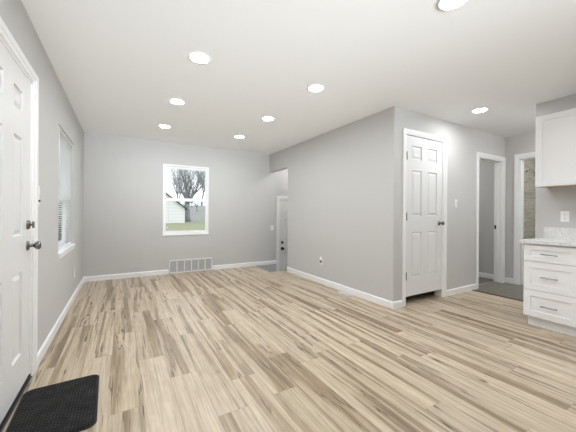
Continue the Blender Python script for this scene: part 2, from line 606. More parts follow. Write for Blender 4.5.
# ------------------------------------------------------------------ room shell
FY0, FY1, FZ1 = 1.690, 2.606, 2.035                   # front door opening
WY0, WY1, WZ0, WZ1 = 3.575, 4.590, 0.730, 2.015       # left window opening
BX0, BX1, BZ0, BZ1 = 0.651, 1.488, 0.735, 2.042       # back window opening
CX0, CX1, CZ1 = 3.046, 3.830, 2.150                   # closet door opening
HX0, HX1, HZ1 = 4.750, 5.492, 2.035                   # hall doorway
TY0, TY1, TZ1 = 1.360, 2.135, 2.050                   # bathroom doorway
SX0, SX1, SZ0, SZ1 = 3.082, 3.968, -0.570, 1.470      # stair landing door
ZB = -0.80                                            # bottom of the stairwell walls

# floor of planks with the stairwell cut out of its far corner
mb = MB()
for x0, x1, y0, y1 in ((XL - 0.1, 2.49, YR, YB + 0.05), (2.49, 4.56, YR, 4.955)):
    mb.box(x0, x1, y0, y1, -0.10, 0.0)
struct(mb, 'floor', M['floor'], 'pale maple-look plank floor with brown streaks', 'floor')
mb = MB()
mb.box(4.60, 7.75, 0.40, 4.0, -0.10, -0.001)
struct(mb, 'floor_hall', M['slate'], 'dark grey stone tile floor of the hall beyond the planks', 'floor')
mb = MB()
mb.box(4.556, 4.604, 0.40, 2.35, -0.02, 0.006, 0.003)
struct(mb, 'trim_transition', simple('dark_transition_strip', (0.06, 0.045, 0.032), 0.5),
       'dark strip where planks meet the grey hall tile', 'floor strip')
mb = MB()
mb.box(HX0, HX1, YC + 0.100, YC + 0.128, -0.02, 0.006, 0.003)
struct(mb, 'trim_threshold', simple('tan_threshold', (0.30, 0.28, 0.24), 0.5), 'thin tan threshold strip across the narrow hall doorway', 'threshold')

mb = MB()
mb.box(XL - 0.1, 7.75, YR - 0.1, YB + 0.1, H, H + 0.12)
struct(mb, 'ceiling', M['ceiling'], 'flat white ceiling with round recessed lights', 'ceiling')

mb = MB().cells('y', XL - 0.16, XL, YR, YB + 0.15, -0.1, H, [(FY0, FY1, 0, FZ1), (WY0, WY1, WZ0, WZ1), ])
struct(mb, 'wall_left', M['wall'], 'light grey wall on the left with the front door and blinds', 'wall')
mb = MB().cells('x', YB, YB + 0.15, XL, 7.75, ZB, H, [(BX0, BX1, BZ0, BZ1), (SX0, SX1, SZ0, SZ1)])
struct(mb, 'wall_back', M['wall'], 'far grey wall with the bare window and floor grille', 'wall')
mb = MB().cells('y', XP, XP + WT, YC, YB, -0.1, H, [(YO, YB, -0.1, 2.055)])
struct(mb, 'wall_right', M['wall'], 'long grey partition wall right of centre, stopping short of the far wall', 'wall')
mb = MB().cells('x', YC, YC + WT, XP + WT, 7.75, -0.1, H, [(CX0, CX1, -0.1, CZ1), (HX0, HX1, -0.1, HZ1), (5.76, 7.6, -0.1, H)])
struct(mb, 'wall_closet', M['wall'], 'grey wall holding the six-panel closet door and the hall doorway', 'wall')
mb = MB().cells('y', XE, XE + WT, 0.40, YC, -0.1, H, [(TY0, TY1, -0.1, TZ1)])
struct(mb, 'wall_hall', M['wall'], 'short grey wall at the end of the hall around the bathroom doorway', 'wall')
mb = MB().cells('y', XK, XK + WT, YR, YK, 0, H)
struct(mb, 'wall_kitchen', M['wall'], 'grey kitchen wall behind the white cabinets', 'wall')
mb = MB().cells('x', YR - 0.15, YR, XL, XK + WT, -0.1, H, [(0.2, 3.2, 0.25, 2.1)])
struct(mb, 'wall_rear', M['wall'], 'grey wall behind the viewer with an added wide window', 'wall')
mb = MB().cells('x', 0.30, 0.40, XK + WT, 7.75, 0, H)
struct(mb, 'wall_hall_side', M['wall'], 'grey wall closing the hall behind the kitchen', 'wall')
# closet inside, room behind the hall doorway
mb = MB()
mb.cells('x', 3.15, 3.25, XP + WT, 4.60, 0, H)
mb.cells('y', 4.50, 4.60, YC + WT, 3.15, 0, H)
struct(mb, 'wall_closet_inside', M['wall'], 'dark inside walls of the closet behind the closed door', 'wall')
mb = MB()
mb.cells('y', 5.660, 5.740, YC + WT, 4.0, 0, H)
mb.cells('x', 4.0, 4.1, 4.50, 5.74, 0, H)
mb.cells('y', 4.50, 4.60, 3.25, 4.0, 0, H)
struct(mb, 'wall_side_room', M['wall'], 'grey wall seen through the narrow hall doorway', 'wall')
# bathroom
mb = MB()
mb.cells('x', 2.62, 2.72, 5.74, 7.75, 0, H)
mb.cells('y', 7.60, 7.70, 0.40, 2.62, 0, H)
struct(mb, 'wall_bathroom', M['marble'], 'veined pale grey shower tile seen through the bathroom doorway', 'tile wall')
# stairwell below the floor edge
mb = MB()
mb.cells('x', 4.82, 4.95, 2.49, 4.50, ZB, -0.10)
mb.cells('x', 4.78, YO, XP + WT, 4.50, -0.10, H)
mb.cells('y', 4.40, 4.50, YO, YB, ZB, H)
mb.cells('y', 2.40, 2.49, 4.95, YB, ZB, -0.10)
struct(mb, 'wall_stairwell', M['wall'], 'light grey walls of the stairwell beyond the partition', 'wall')
mb = MB()
mb.box(2.49, 2.75, 4.95, YB, ZB, -0.19)
mb.box(2.75, 3.00, 4.95, YB, ZB, -0.385)
mb.box(3.00, 4.40, 4.95, YB, ZB, -0.578)
struct(mb, 'floor_landing', M['concrete'], 'grey steps and landing sunk below the plank floor', 'steps')

# baseboards
BT = 0.014
def base_profile(t, h):
    return [(0, 0), (t, 0), (t, h - 0.014), (t * 0.55, h - 0.004), (t * 0.35, h), (0, h)]
def baseboard(name, runs, label):
    """runs: (face, plane, a0, a1); face +x/-x/-y: which way the board looks"""
    mb = MB()
    for face, pl, a0, a1 in runs:
        p = base_profile(BT, BH)
        if face == '+x':
            mb.prism([(pl + q[0], q[1]) for q in p], 'y', a0, a1)
        elif face == '-x':
            mb.prism([(pl - q[0], q[1]) for q in p], 'y', a0, a1)
        elif face == '-y':
            mb.prism([(pl - q[0], q[1]) for q in p], 'x', a0, a1)
        elif face == '+y':
            mb.prism([(pl + q[0], q[1]) for q in p], 'x', a0, a1)
    return struct(mb, name, M['trim'], label, 'baseboard')
CW = 0.070
baseboard('baseboard_left', [('+x', XL, 2.700, YB), ('+x', XL, YR, 1.60)], 'white baseboard along the left wall under the blinds')
baseboard('baseboard_back', [('-y', YB, XL, 0.757), ('-y', YB, 1.566, 3.016)], 'white baseboard along the far wall either side of the grille')
baseboard('baseboard_right', [('-x', XP, YC, YO + BT), ('+y', YO, XP - BT, XP + WT)], 'white baseboard along the long partition wall')
baseboard('baseboard_closet', [('-y', YC, XP - BT, 2.988), ('-y', YC, 3.900, 4.676)], 'white baseboard either side of the closet door')
baseboard('baseboard_hall', [('-x', XE, 2.208, YC), ('-x', XE, 0.40, 1.285)], 'short white baseboard between the two hall doorways')
baseboard('baseboard_side_room', [('-x', 5.66, YC + WT, 4.0)], 'white baseboard seen low through the hall doorway')
baseboard('baseboard_kitchen', [('+x', XK + WT, 0.40, YK), ('-y', 0, 0, 0.001)][:1], 'white baseboard on the hall side of the kitchen wall')

# door casings: drawn in local coordinates (x right, z up, facing -Y), then placed
def casing(name, x0, x1, z1, wl, wr, wt, label, loc, rz, z0=0.0, jamb=WT, stop=None, sides='lrt'):
    """flat-back colonial casing with a stepped face, and the jamb lining of the opening"""
    mb = MB()
    T1, T2 = 0.012, 0.018
    zo, zi = z1 + wt * 0.45, z1 + 0.004
    lo, ro = x0 - wl * 0.45, x1 + wr * 0.45
    mb.box(x0 - wl, lo, -T2, 0, z0, zo, 0.003)
    mb.box(lo, x0 - 0.004, -T1, 0, z0, zi)
    mb.box(ro, x1 + wr, -T2, 0, z0, zo, 0.003)
    mb.box(x1 + 0.004, ro, -T1, 0, z0, zi)
    mb.box(lo, ro, -T1, 0, zi, zo)
    mb.box(x0 - wl, x1 + wr, -T2, 0, zo, z1 + wt, 0.003)
    jt = 0.016
    mb.box(x0 - 0.004, x0 + jt - 0.004, -0.002, jamb, z0, z1)
    mb.box(x1 - jt + 0.004, x1 + 0.004, -0.002, jamb, z0, z1)
    mb.box(x0, x1, -0.002, jamb, z1 - jt + 0.004, z1 + 0.004)
    if stop is not None:
        a, b = stop
        mb.box(x0 + jt - 0.004, x0 + jt + 0.008, a, b, z0, z1 - jt)
        mb.box(x1 - jt - 0.008, x1 - jt + 0.004, a, b, z0, z1 - jt)
        mb.box(x0 + jt, x1 - jt, a, b, z1 - jt - 0.008, z1 - jt + 0.004)
    o = mb.build(name, M['trim'])
    o.location = loc
    o.rotation_euler = (0, 0, rz)
    return tag(o, label, 'door casing', kind='structure')

casing('trim_1', FY0, FY1, FZ1, 0.09, 0.098, 0.073, 'white casing around the front door', (XL, 0, 0), FACE_PX, jamb=0.16)
casing('trim_2', CX0, CX1, CZ1, 0.060, 0.068, 0.048, 'white casing around the six-panel closet door', (0, YC, 0), FACE_NY)
h_case = casing('trim_3', HX0, HX1, HZ1, 0.074, 0.078, 0.062, 'white casing of the open hall doorway with a black strike plate', (0, YC, 0), FACE_NY, stop=(0.055, 0.075))
mb = MB()
mb.box(HX1 - 0.0165, HX1 - 0.011, 0.078, 0.104, 0.895, 0.962)
part_label(mb.build('strike_plate', M['black'], h_case), 'black strike plate')
casing('trim_4', -TY1, -TY0, TZ1, 0.072, 0.072, 0.076, 'white casing of the bathroom doorway beside the kitchen cabinet', (XE, 0, 0), FACE_NX, stop=(0.055, 0.075))
casing('trim_5', SX0, SX1, SZ1, 0.066, 0.07, 0.062, 'white casing around the sunken stair landing door', (0, YB, 0), FACE_NY, z0=-0.57, jamb=0.15)

# ------------------------------------------------------------------ doors
RINGS = [(0.003, 0.011), (0.013, 0.014), (0.040, 0.003), (0.045, 0.003)]
def door(name, w, h, cols, rows, label, loc, rz, mat):
    """slab in local coordinates: x 0..w, z 0..h, facing -Y; cols/rows of raised panels"""
    d = thing(name, label, 'door', loc, rz, kind='structure')
    mb = MB()
    mb.slab(0, w, 0, h, 0.0, 0.042, [(c[0], c[1], r[0], r[1]) for c in cols for r in rows], RINGS)
    mb.build('slab', mat, d)
    return d
def knob(d, x, z, scale=1.0):
    mb = MB()
    s = scale
    mb.lathe([(0.033 * s, 0), (0.033 * s, 0.004), (0.027 * s, 0.009), (0.012 * s, 0.012), (0.011 * s, 0.034), (0.020 * s, 0.040),
              (0.0275 * s, 0.050), (0.0285 * s, 0.058), (0.025 * s, 0.066), (0.012 * s, 0.071), (0, 0.072)], (x, 0, z), n=24)
    return part_label(mb.build('knob', M['nickel'], d), 'brushed nickel round knob')
def hinge(d, x, z):
    mb = MB()
    mb.tube([(x, -0.009, z - 0.050), (x, -0.009, z + 0.050)], 0.0075, 8)
    mb.box(x - 0.004, x + 0.016, -0.004, 0.002, z - 0.049, z + 0.049)
    return mb.build('hinge', M['hinge'], d)

# front door on the left wall; local x runs away from the viewer
fw = FY1 - FY0 - 0.018
fc = [(0.192, 0.372), (0.540, 0.718)]
fr = [(0.232, 0.756), (0.983, 1.592), (1.754, 1.884)]
fd = door('door_1', fw, 2.022, fc, fr, 'white six-panel front door at the left edge with knob and deadbolt', (XL - 0.004, FY0 + 0.009, 0.008), FACE_PX, M['door'])
knob(fd, fw - 0.065, 0.905, 1.0)
mb = MB()
mb.lathe([(0.031, 0), (0.031, 0.006), (0.024, 0.013), (0, 0.013)], (fw - 0.065, 0, 1.045), n=24)
db = mb.build('deadbolt', M['nickel'], fd)
mb = MB()
mb.box(fw - 0.065 - 0.006, fw - 0.065 + 0.006, -0.036, -0.024, 1.045 - 0.022, 1.045 + 0.022, 0.003)
mb.lathe([(0.007, 0.012), (0.007, 0.025)], (fw - 0.065, 0, 1.045), n=12)
mb.build('thumb_turn', M['nickel'], db)
mb = MB()
mb.box(0.0, fw, -0.008, 0.0, 0.002, 0.016)
part_label(mb.build('door_sweep', M['dark'], fd), 'dark rubber sweep along the foot of the door')
mb = MB()
mb.box(XL - 0.16, XL + 0.012, FY0 + 0.005, FY1 - 0.005, -0.05, 0.006, 0.002)
struct(mb, 'trim_sill', simple('dark_bronze_sill', (0.075, 0.075, 0.08), 0.45, metal=0.4), 'dark sill strip under the front door', 'door sill')

# closet door
cw = 0.758
cd = door('door_2', cw, 2.024, [(0.115, 0.315), (0.442, 0.642)], [(0.228, 0.806), (1.010, 1.592), (1.732, 1.905)],
          'white six-panel closet door with a gap below it', (CX0 + 0.015, YC + 0.010, 0.105), FACE_NY, M['door'])
knob(cd, cw - 0.062, 0.915, 0.92)
for z in (0.258, 1.005, 1.765):
    hinge(cd, 0.006, z)

# stair landing door
sw = SX1 - SX0 - 0.026
sd = door('door_3', sw, 2.025, [(0.115, 0.365), (0.495, 0.745)], [(0.23, 0.80), (1.00, 1.59), (1.73, 1.90)],
          'white panelled side door down on the stair landing with two dark locks', (SX0 + 0.013, YB + 0.012, -0.568), FACE_NY, M['door'])
for z, r in ((0.905, 0.036), (1.045, 0.029)):
    mb = MB()
    mb.lathe([(r, 0), (r, 0.006), (r * 0.5, 0.014), (r * 0.45, 0.03), (r * 0.85, 0.042), (r * 0.85, 0.055), (0, 0.062)] if z < 1 else
             [(r, 0), (r, 0.016), (r * 0.7, 0.022), (0, 0.022)], (0.073, 0, z), n=20)
    part_label(mb.build('knob' if z < 1 else 'deadbolt', M['black'], sd), 'black round door knob' if z < 1 else 'black deadbolt')

# ------------------------------------------------------------------ windows
def sash(parent, name, x0, x1, z0, z1, y, rail, lo, hi):
    """a sash frame in local coordinates with its pane"""
    mb = MB()
    t = 0.028
    mb.box(x0, x0 + rail, y, y + t, z0, z1, 0.003)
    mb.box(x1 - rail, x1, y, y + t, z0, z1, 0.003)
    mb.box(x0 + rail - 0.004, x1 - rail + 0.004, y, y + t, z0, z0 + lo, 0.003)
    mb.box(x0 + rail - 0.004, x1 - rail + 0.004, y, y + t, z1 - hi, z1, 0.003)
    s = mb.build(name, M['vinyl'], parent)
    g = MB()
    g.box(x0 + rail - 0.004, x1 - rail + 0.004, y + 0.012, y + 0.016, z0 + lo - 0.004, z1 - hi + 0.004)
    g.build('pane', M['glass'], s)
    return s
def window(name, w, h, zm, label, loc, rz, rec, sill=0.0, depth=0.15):
    d = thing(name, label, 'window', loc, rz, kind='structure')
    mb = MB()
    F = 0.030
    y0, y1 = rec, depth
    mb.box(0, F, y0, y1, 0, h, 0.002)
    mb.box(w - F, w, y0, y1, 0, h, 0.002)
    mb.box(F - 0.002, w - F + 0.002, y0, y1, 0, F, 0.002)
    mb.box(F - 0.002, w - F + 0.002, y0, y1, h - F, h, 0.002)
    mb.build('frame', M['vinyl'], d)
    sash(d, 'lower_sash', F - 0.002, w - F + 0.002, F - 0.002, zm + 0.030, rec + 0.012, 0.024, 0.032, 0.060)
    sash(d, 'upper_sash', F - 0.002, w - F + 0.002, zm - 0.030, h - F + 0.002, rec + 0.045, 0.024, 0.060, 0.044)
    if sill:
        mb = MB()
        mb.box(-0.004, w + 0.004, -sill, rec + 0.002, -0.022, 0.001, 0.003)
        mb.build('sill', M['trim'], d)
    return d
window('window_1', BX1 - BX0, BZ1 - BZ0, 1.385 - BZ0, 'white two-sash window in the far wall looking onto trees and a white garage',
       (BX0, YB, BZ0), FACE_NY, 0.004, sill=0.016)
wl = window('window_2', WY1 - WY0, WZ1 - WZ0, 1.30 - WZ0, 'white window in the left wall behind the blinds',
            (XL, WY0, WZ0), FACE_PX, 0.075)
mb = MB()
mb.box(-0.012, WY1 - WY0 + 0.012, -0.022, 0.078, -0.022, 0.002, 0.003)
mb.box(-0.004, WY1 - WY0 + 0.004, -0.012, 0.0, -0.060, -0.022, 0.003)
mb.build('sill', M['trim'], wl)
# unseen wide window added behind the viewer to let in daylight
wr_ = thing('window_3', 'unseen wide white window added behind the viewer for daylight', 'window', (3.2, YR, 0.25), PI, kind='structure')
mb = MB()
for a in (0, 0.97, 1.97, 2.94):
    mb.box(a, a + 0.06, 0.02, 0.12, 0, 1.85, 0.003)
for a in (0, 1.79):
    mb.box(0, 3.0, 0.02, 0.12, a, a + 0.06, 0.003)
mb.build('frame', M['vinyl'], wr_)
mb = MB()
mb.box(0.03, 2.97, 0.07, 0.075, 0.03, 1.82)
mb.build('pane', M['glass'], wr_)

# mini-blind hanging in the left window
bw = WY1 - WY0 - 0.016
bl = thing('window_blind', 'white slatted mini-blind lowered in the left wall window', 'blind', (XL, WY0 + 0.008, WZ0), FACE_PX)
mb = MB()
bh = WZ1 - WZ0
mb.box(0, bw, 0.012, 0.046, bh - 0.034, bh - 0.003, 0.003)
mb.build('headrail', M['blind'], bl)
mb = MB()
z = 0.045
ta = math.radians(-34)
while z < bh - 0.045:
    c, s_ = math.cos(ta) * 0.0125, math.sin(ta) * 0.0125
    y = 0.030
    mb.quad((0.004, y - c, z - s_), (bw - 0.004, y - c, z - s_), (bw - 0.004, y, z + 0.0018), (0.004, y, z + 0.0018))
    mb.quad((0.004, y, z + 0.0018), (bw - 0.004, y, z + 0.0018), (bw - 0.004, y + c, z + s_), (0.004, y + c, z + s_))
    z += 0.0235
sl = mb.build('slats', M['blind'], bl)
sm = sl.modifiers.new('thickness', 'SOLIDIFY')
sm.thickness = 0.0006
mb = MB()
mb.box(0.002, bw - 0.002, 0.020, 0.042, 0.012, 0.026, 0.003)
mb.build('bottom_rail', M['blind'], bl)
mb = MB()
for a in (0.14, bw / 2, bw - 0.14):
    for yy in (0.0175, 0.0435):
        mb.tube([(a, yy, 0.02), (a, yy, bh - 0.02)], 0.0009, 5)
mb.build('cord', M['blind'], bl)
mb = MB()
mb.tube([(0.05, 0.004, bh - 0.03), (0.05, 0.002, bh - 0.62)], 0.004, 8)
mb.build('wand', M['plastic'], bl)

# ------------------------------------------------------------------ recessed ceiling lights
def make_light(label, x, y):
    t = thing('recessed_light', label, 'ceiling light', (x, y, H), group='recessed ceiling lights')
    mb = MB()
    n = 36
    prof = [(0.089, 0.0), (0.089, -0.004), (0.084, -0.008), (0.074, -0.008), (0.072, -0.004), (0.072, 0.0)]
    mb.lathe([(r, -d) for r, d in prof], (0, 0, 0), axis=(0, 0, -1), n=n)
    mb.build('trim_ring', M['plastic'], t)
    mb = MB()
    mb.lathe([(0.0725, 0.001), (0.0725, 0.004), (0.055, 0.0075), (0.03, 0.0095), (0, 0.010)], (0, 0, 0), axis=(0, 0, -1), n=n)
    part_label(mb.build('diffuser', M['lamp'], t), 'glowing white diffuser')
    return t
LIGHTS = [
    (0.556, 2.453, 'largest round ceiling light on the left, nearest the front door'),
    (0.550, 3.545, 'round ceiling light, second of the left row counting from the front door end'),
    (0.548, 4.655, 'round ceiling light, last of the left row near the window wall'),
    (1.728, 2.425, 'large round ceiling light in front of the partition wall, second of the right row'),
    (1.724, 3.530, 'round ceiling light, second from the window wall in the right row'),
    (1.718, 4.620, 'round ceiling light nearest the stairwell corner in the right row'),
    (3.845, 1.888, 'round ceiling light in front of the hall, above the closet wall corner'),
    (1.730, 1.000, 'ceiling light cut off by the top edge of the photo'),
    (2.900, 0.300, 'unseen round ceiling light added over the kitchen floor to brighten the cabinets'),  # unseen lamp, added so the cabinets come out brighter
    (2.900, -1.150, 'unseen round ceiling light added further back to brighten the kitchen'),  # second unseen lamp, added to lift the dim kitchen
    (0.560, 1.000, 'ceiling light above the viewer on the left, out of the photo'),
]
l0 = None
for x, y, lab in LIGHTS:
    if l0 is None:
        l0 = make_light(lab, x, y)
        continue
    c = copy_tree(l0)
    c.location = (x, y, H)
    c['label'] = lab

def globe(label, x, y, mat='lamp_dim'):
    t = thing('ceiling_globe_light', label, 'ceiling light', (x, y, H))
    mb = MB()
    mb.lathe([(0.09, 0.001), (0.09, 0.02), (0.075, 0.028), (0, 0.028)], axis=(0, 0, -1), n=24)
    mb.build('base', M['nickel'], t)
    mb = MB()
    mb.lathe([(0.07, 0.026), (0.105, 0.05), (0.115, 0.08), (0.10, 0.115), (0.06, 0.14), (0, 0.148)], axis=(0, 0, -1), n=24)
    mb.build('lamp_shade', M[mat], t)
    return t
globe('white globe ceiling light hidden in the stairwell', 3.45, 5.06, 'lamp_low')
globe('white globe ceiling light hidden in the bathroom', 6.60, 1.40)
globe('unseen white globe light added to brighten the side room', 4.95, 3.45, 'lamp_low')  # unseen lamp added to lighten the room behind the hall doorway
globe('unseen white globe light added behind the kitchen wall to brighten the hall', 4.98, 0.95)  # unseen lamp added to light the hall and its ceiling

# ------------------------------------------------------------------ electrical plates
def plate(mb, w, h, t=0.006, x=0.0):
    mb.box(x - w / 2, x + w / 2, -t, 0, -h / 2, h / 2, 0.0025)
def switch(label, loc, rz):
    t = thing('light_switch', label, 'light switch', loc, rz)
    mb = MB(); plate(mb, 0.072, 0.117)
    mb.build('cover_plate', M['plastic'], t)
    mb = MB()
    mb.box(-0.006, 0.006, -0.020, -0.004, -0.004, 0.014, 0.002)
    mb.build('toggle', M['plastic'], t)
    mb = MB()
    for z in (-0.030, 0.030):
        mb = MB()
        mb.lathe([(0.0035, 0.005), (0.003, 0.0072), (0, 0.0075)], (0, 0, z), n=10)
        mb.build('screw', M['hinge'], t)
    return t
def outlet(label, loc, rz):
    t = thing('wall_outlet', label, 'outlet', loc, rz)
    mb = MB(); plate(mb, 0.072, 0.117)
    mb.build('cover_plate', M['plastic'], t)
    for z in (-0.020, 0.020):
        mb = MB()
        mb.lathe([(0.0165, 0.004), (0.0165, 0.0075), (0, 0.0078)], (0, 0, z), n=18, sz=0.85)
        r = mb.build('receptacle', M['plastic'], t)
        mb = MB()
        mb.box(-0.0075, -0.0050, -0.0086, -0.006, z - 0.001, z + 0.008)
        mb.box(0.0050, 0.0075, -0.0086, -0.006, z - 0.001, z + 0.007)
        mb.lathe([(0.0026, 0.006), (0.0026, 0.0086), (0, 0.0086)], (0, 0, z - 0.007), n=10)
        mb.build('slot', M['dark'], r)
    return t
switch('white light switch on the grey wall right of the closet door', (4.135, YC, 1.293), FACE_NY)
switch('white light switch on the far wall beside the stair door', (2.905, YB, 0.815), FACE_NY)
outlet('white duplex outlet above the kitchen counter', (XK, 1.190, 1.125), FACE_NX)
outlet('faint white outlet low on the left wall past the blinds', (XL, 4.690, 0.335), FACE_PX)
# switch with a sensor above it beside the front door
t = thing('switch_panel', 'tall white double switch plate beside the front door casing', 'light switch', (XL, 2.760, 1.262), FACE_PX)
mb = MB()
plate(mb, 0.075, 0.150)
mb.build('cover_plate', M['plastic'], t)
for z in (-0.042,):
    mb = MB()
    mb.box(-0.007, 0.007, -0.019, -0.004, z - 0.006, z + 0.008, 0.002)
    part_label(mb.build('toggle', M['hinge'], t), 'dark toggle lever')
mb = MB()
mb.box(-0.022, 0.022, -0.012, -0.004, 0.005, 0.055, 0.003)
mb.build('rocker', M['plastic'], t)
# bare cable outlet low on the partition wall
cb = t = thing('cable_outlet', 'bare pinkish outlet patch with a dark hole low on the partition wall', 'outlet', (XP, 3.775, 0.365), FACE_NX)
mb = MB()
mb.box(-0.034, 0.030, -0.003, 0, -0.055, 0.020, 0.001)
mb.build('patch', M['pinkmud'], t)
mb = MB()
mb.box(-0.030, 0.018, -0.007, -0.002, -0.005, 0.056, 0.002)
mb.build('cover_plate', M['plastic'], t)
mb = MB()
mb.lathe([(0.019, 0.004), (0.019, 0.012), (0.012, 0.012), (0.010, 0.006), (0, 0.006)], (-0.006, 0, -0.006), n=18)
part_label(mb.build('cable_hole', M['dark'], t), 'dark round cable hole')

cb.scale = (1.25, 1.0, 1.15)

# ------------------------------------------------------------------ return-air grille on the far wall
g = thing('return_air_grille', 'white return air grille of six panels at the foot of the far wall', 'vent', (0.760, YB, 0.0), FACE_NY)
gw, gh = 0.803, 0.252
mb = MB()
for a in range(7):
    xx = a * (gw - 0.018) / 6
    mb.box(xx, xx + (0.018), -0.016, 0, 0.002, gh, 0.002)
mb.box(0, gw, -0.016, 0, 0.002, 0.026, 0.002)
mb.box(0, gw, -0.016, 0, gh - 0.022, gh, 0.002)
mb.build('frame', M['grille'], g)
mb = MB()
mb.box(0.01, gw - 0.01, -0.003, -0.0005, 0.01, gh - 0.01)
mb.build('backing', M['gap_shade'], g)  # grey sheet standing in for the shade between the louvres
mb = MB()
z = 0.032
while z < gh - 0.028:
    mb.prism([(-0.012, z), (-0.011, z - 0.001), (-0.003, z + 0.002), (-0.004, z + 0.003)], 'x', 0.012, gw - 0.012)
    z += 0.0125
mb.build('louvres', M['grille'], g)

# ------------------------------------------------------------------ floor register by the partition wall
r = thing('floor_register', 'pale slotted floor register beside the partition baseboard', 'vent', (2.700, 2.965, 0.0))
mb = MB()
rw, rl = 0.104, 0.285
mb.box(0, 0.018, 0, rl, -0.001, 0.005, 0.0015)
mb.box(rw - 0.018, rw, 0, rl, -0.001, 0.005, 0.0015)
mb.box(0, rw, 0, 0.018, -0.001, 0.005, 0.0015)
mb.box(0, rw, rl - 0.018, rl, -0.001, 0.005, 0.0015)
y = 0.03
while y < rl - 0.02:
    mb.box(0.015, rw - 0.015, y, y + 0.009, -0.001, 0.004)
    y += 0.0145
mb.box(rw / 2 - 0.004, rw / 2 + 0.004, 0.01, rl - 0.01, -0.001, 0.0045)
mb.build('grate', simple('pale_register_enamel', (0.60, 0.575, 0.54), 0.45), r)
mb = MB()
mb.box(0.012, rw - 0.012, 0.012, rl - 0.012, 0.0002, 0.0012)
mb.build('damper', M['gap_shade'], r)

# ------------------------------------------------------------------ door mat
def rounded(x0, x1, y0, y1, r, n=8):
    pts = []
    for cx, cy, a0 in ((x1 - r, y1 - r, 0), (x0 + r, y1 - r, 90), (x0 + r, y0 + r, 180), (x1 - r, y0 + r, 270)):
        for k in range(n + 1):
            a = math.radians(a0 + 90 * k / n)
            pts.append((cx + r * math.cos(a), cy + r * math.sin(a)))
    return pts
mt = thing('door_mat', 'black ribbed door mat with rounded corners by the front door', 'door mat', (-0.319, 2.112, 0.0), math.radians(2.0))
mb = MB()
mb.prism(rounded(-0.198, 0.198, -0.292, 0.292, 0.05), 'z', 0.0005, 0.006)
part_label(mb.build('rubber_border', M['dark'], mt), 'smooth black rubber edge')
mb = MB()
mb.prism(rounded(-0.187, 0.187, -0.281, 0.281, 0.042), 'z', 0.005, 0.010)
mb.build('pile', M['mat'], mt)

# ------------------------------------------------------------------ kitchen: local x runs toward the viewer (-Y), facing -X
SHAKER = [(0.003, 0.009), (0.006, 0.009)]
KY = 1.342                                            # far end of the cabinet run
BZ, BTOP, XF = 0.108, 0.848, 3.600                    # base cabinet box and front plane
def handle(parent, x, z, half=0.064):
    mb = MB()
    for s in (-1, 1):
        mb.tube([(x + s * half * 0.78, 0.0, z), (x + s * half * 0.78, -0.028, z)], 0.0045, 8)
    mb.tube([(x - half, -0.030, z), (x + half, -0.030, z)], 0.0058, 10)
    return part_label(mb.build('handle', M['pull'], parent), 'brushed nickel bar pull')
def base_cabinet(label, y_far, w, drawers):
    t = thing('base_cabinet', label, 'cabinet', (XF, y_far, 0), FACE_NX)
    D = XK - XF - 0.003
    mb = MB()
    mb.box(0, w, 0.020, D, BZ, BTOP - 0.001)
    mb.build('body', M['cabinet'], t)
    mb = MB()
    mb.box(0.018, w, 0.075, 0.095, 0.001, BZ + 0.002)
    mb.box(0.018, 0.036, 0.076, D, 0.001, BZ + 0.002)
    mb.build('toe_kick', M['cabinet'], t)
    if drawers:
        for z0, z1, hz in ((0.672, 0.836, 0.751), (0.383, 0.667, 0.522), (BZ + 0.004, 0.378, 0.236)):
            mb = MB()
            rail = 0.050 if z1 - z0 < 0.2 else 0.058
            mb.slab(0.004, w - 0.006, z0, z1, 0.0, 0.019, [(0.062, w - 0.064, z0 + rail, z1 - rail)], SHAKER)
            dr = mb.build('drawer', M['cabinet'], t)
            handle(dr, 0.215, hz)
    else:
        for a in (0.004, w / 2 + 0.002):
            mb = MB()
            b2 = a + w / 2 - 0.006
            mb.slab(a, b2, BZ + 0.004, 0.836, 0.0, 0.019, [(a + 0.058, b2 - 0.058, BZ + 0.062, 0.778)], SHAKER)
            dr = mb.build('door', M['cabinet'], t)
    return t
base_cabinet('white three-drawer base cabinet under the end of the counter', KY, 0.430, True)
base_cabinet('white two-door base cabinet further along the counter, out of the photo', KY - 0.432, 0.80, False)
ct = thing('countertop', 'speckled light stone countertop on the white base cabinets', 'countertop', (3.570, 1.357, 0.849), FACE_NX)
mb = MB()
mb.box(0, 1.25, 0, XK - 3.570 - 0.001, 0, 0.036, 0.003)
mb.build('slab', M['counter'], ct)
mb = MB()
mb.box(-0.010, 1.25, XK - 3.570 - 0.021, XK - 3.570 - 0.001, 0.036, 0.152, 0.002)
mb.build('backsplash', M['counter'], ct)
uc = thing('upper_cabinet', 'white shaker wall cabinet hanging above the counter', 'cabinet', (3.880, 1.345, 1.443), FACE_NX)
UW, UH, UD = 0.762, 0.760, XK - 3.880 - 0.002
mb = MB()
mb.box(0, UW, 0.021, UD, 0.010, UH)
mb.box(0.0, UW, 0.021, 0.040, 0.0, 0.012)
mb.box(0, 0.016, 0.038, UD, 0.0, 0.012)
mb.build('body', M['cabinet'], uc)
mb = MB()
mb.box(0.016, UW - 0.002, 0.040, UD, 0.003, 0.0102)
part_label(mb.build('underside', M['plywood'], uc), 'raw tan plywood underside')
for a, b2 in ((0.002, 0.3795), (0.3825, 0.760)):
    mb = MB()
    mb.slab(a, b2, 0.003, UH - 0.002, 0.0, 0.019, [(a + 0.057, b2 - 0.057, 0.058, UH - 0.060)], SHAKER)
    mb.build('door', M['cabinet'], uc)

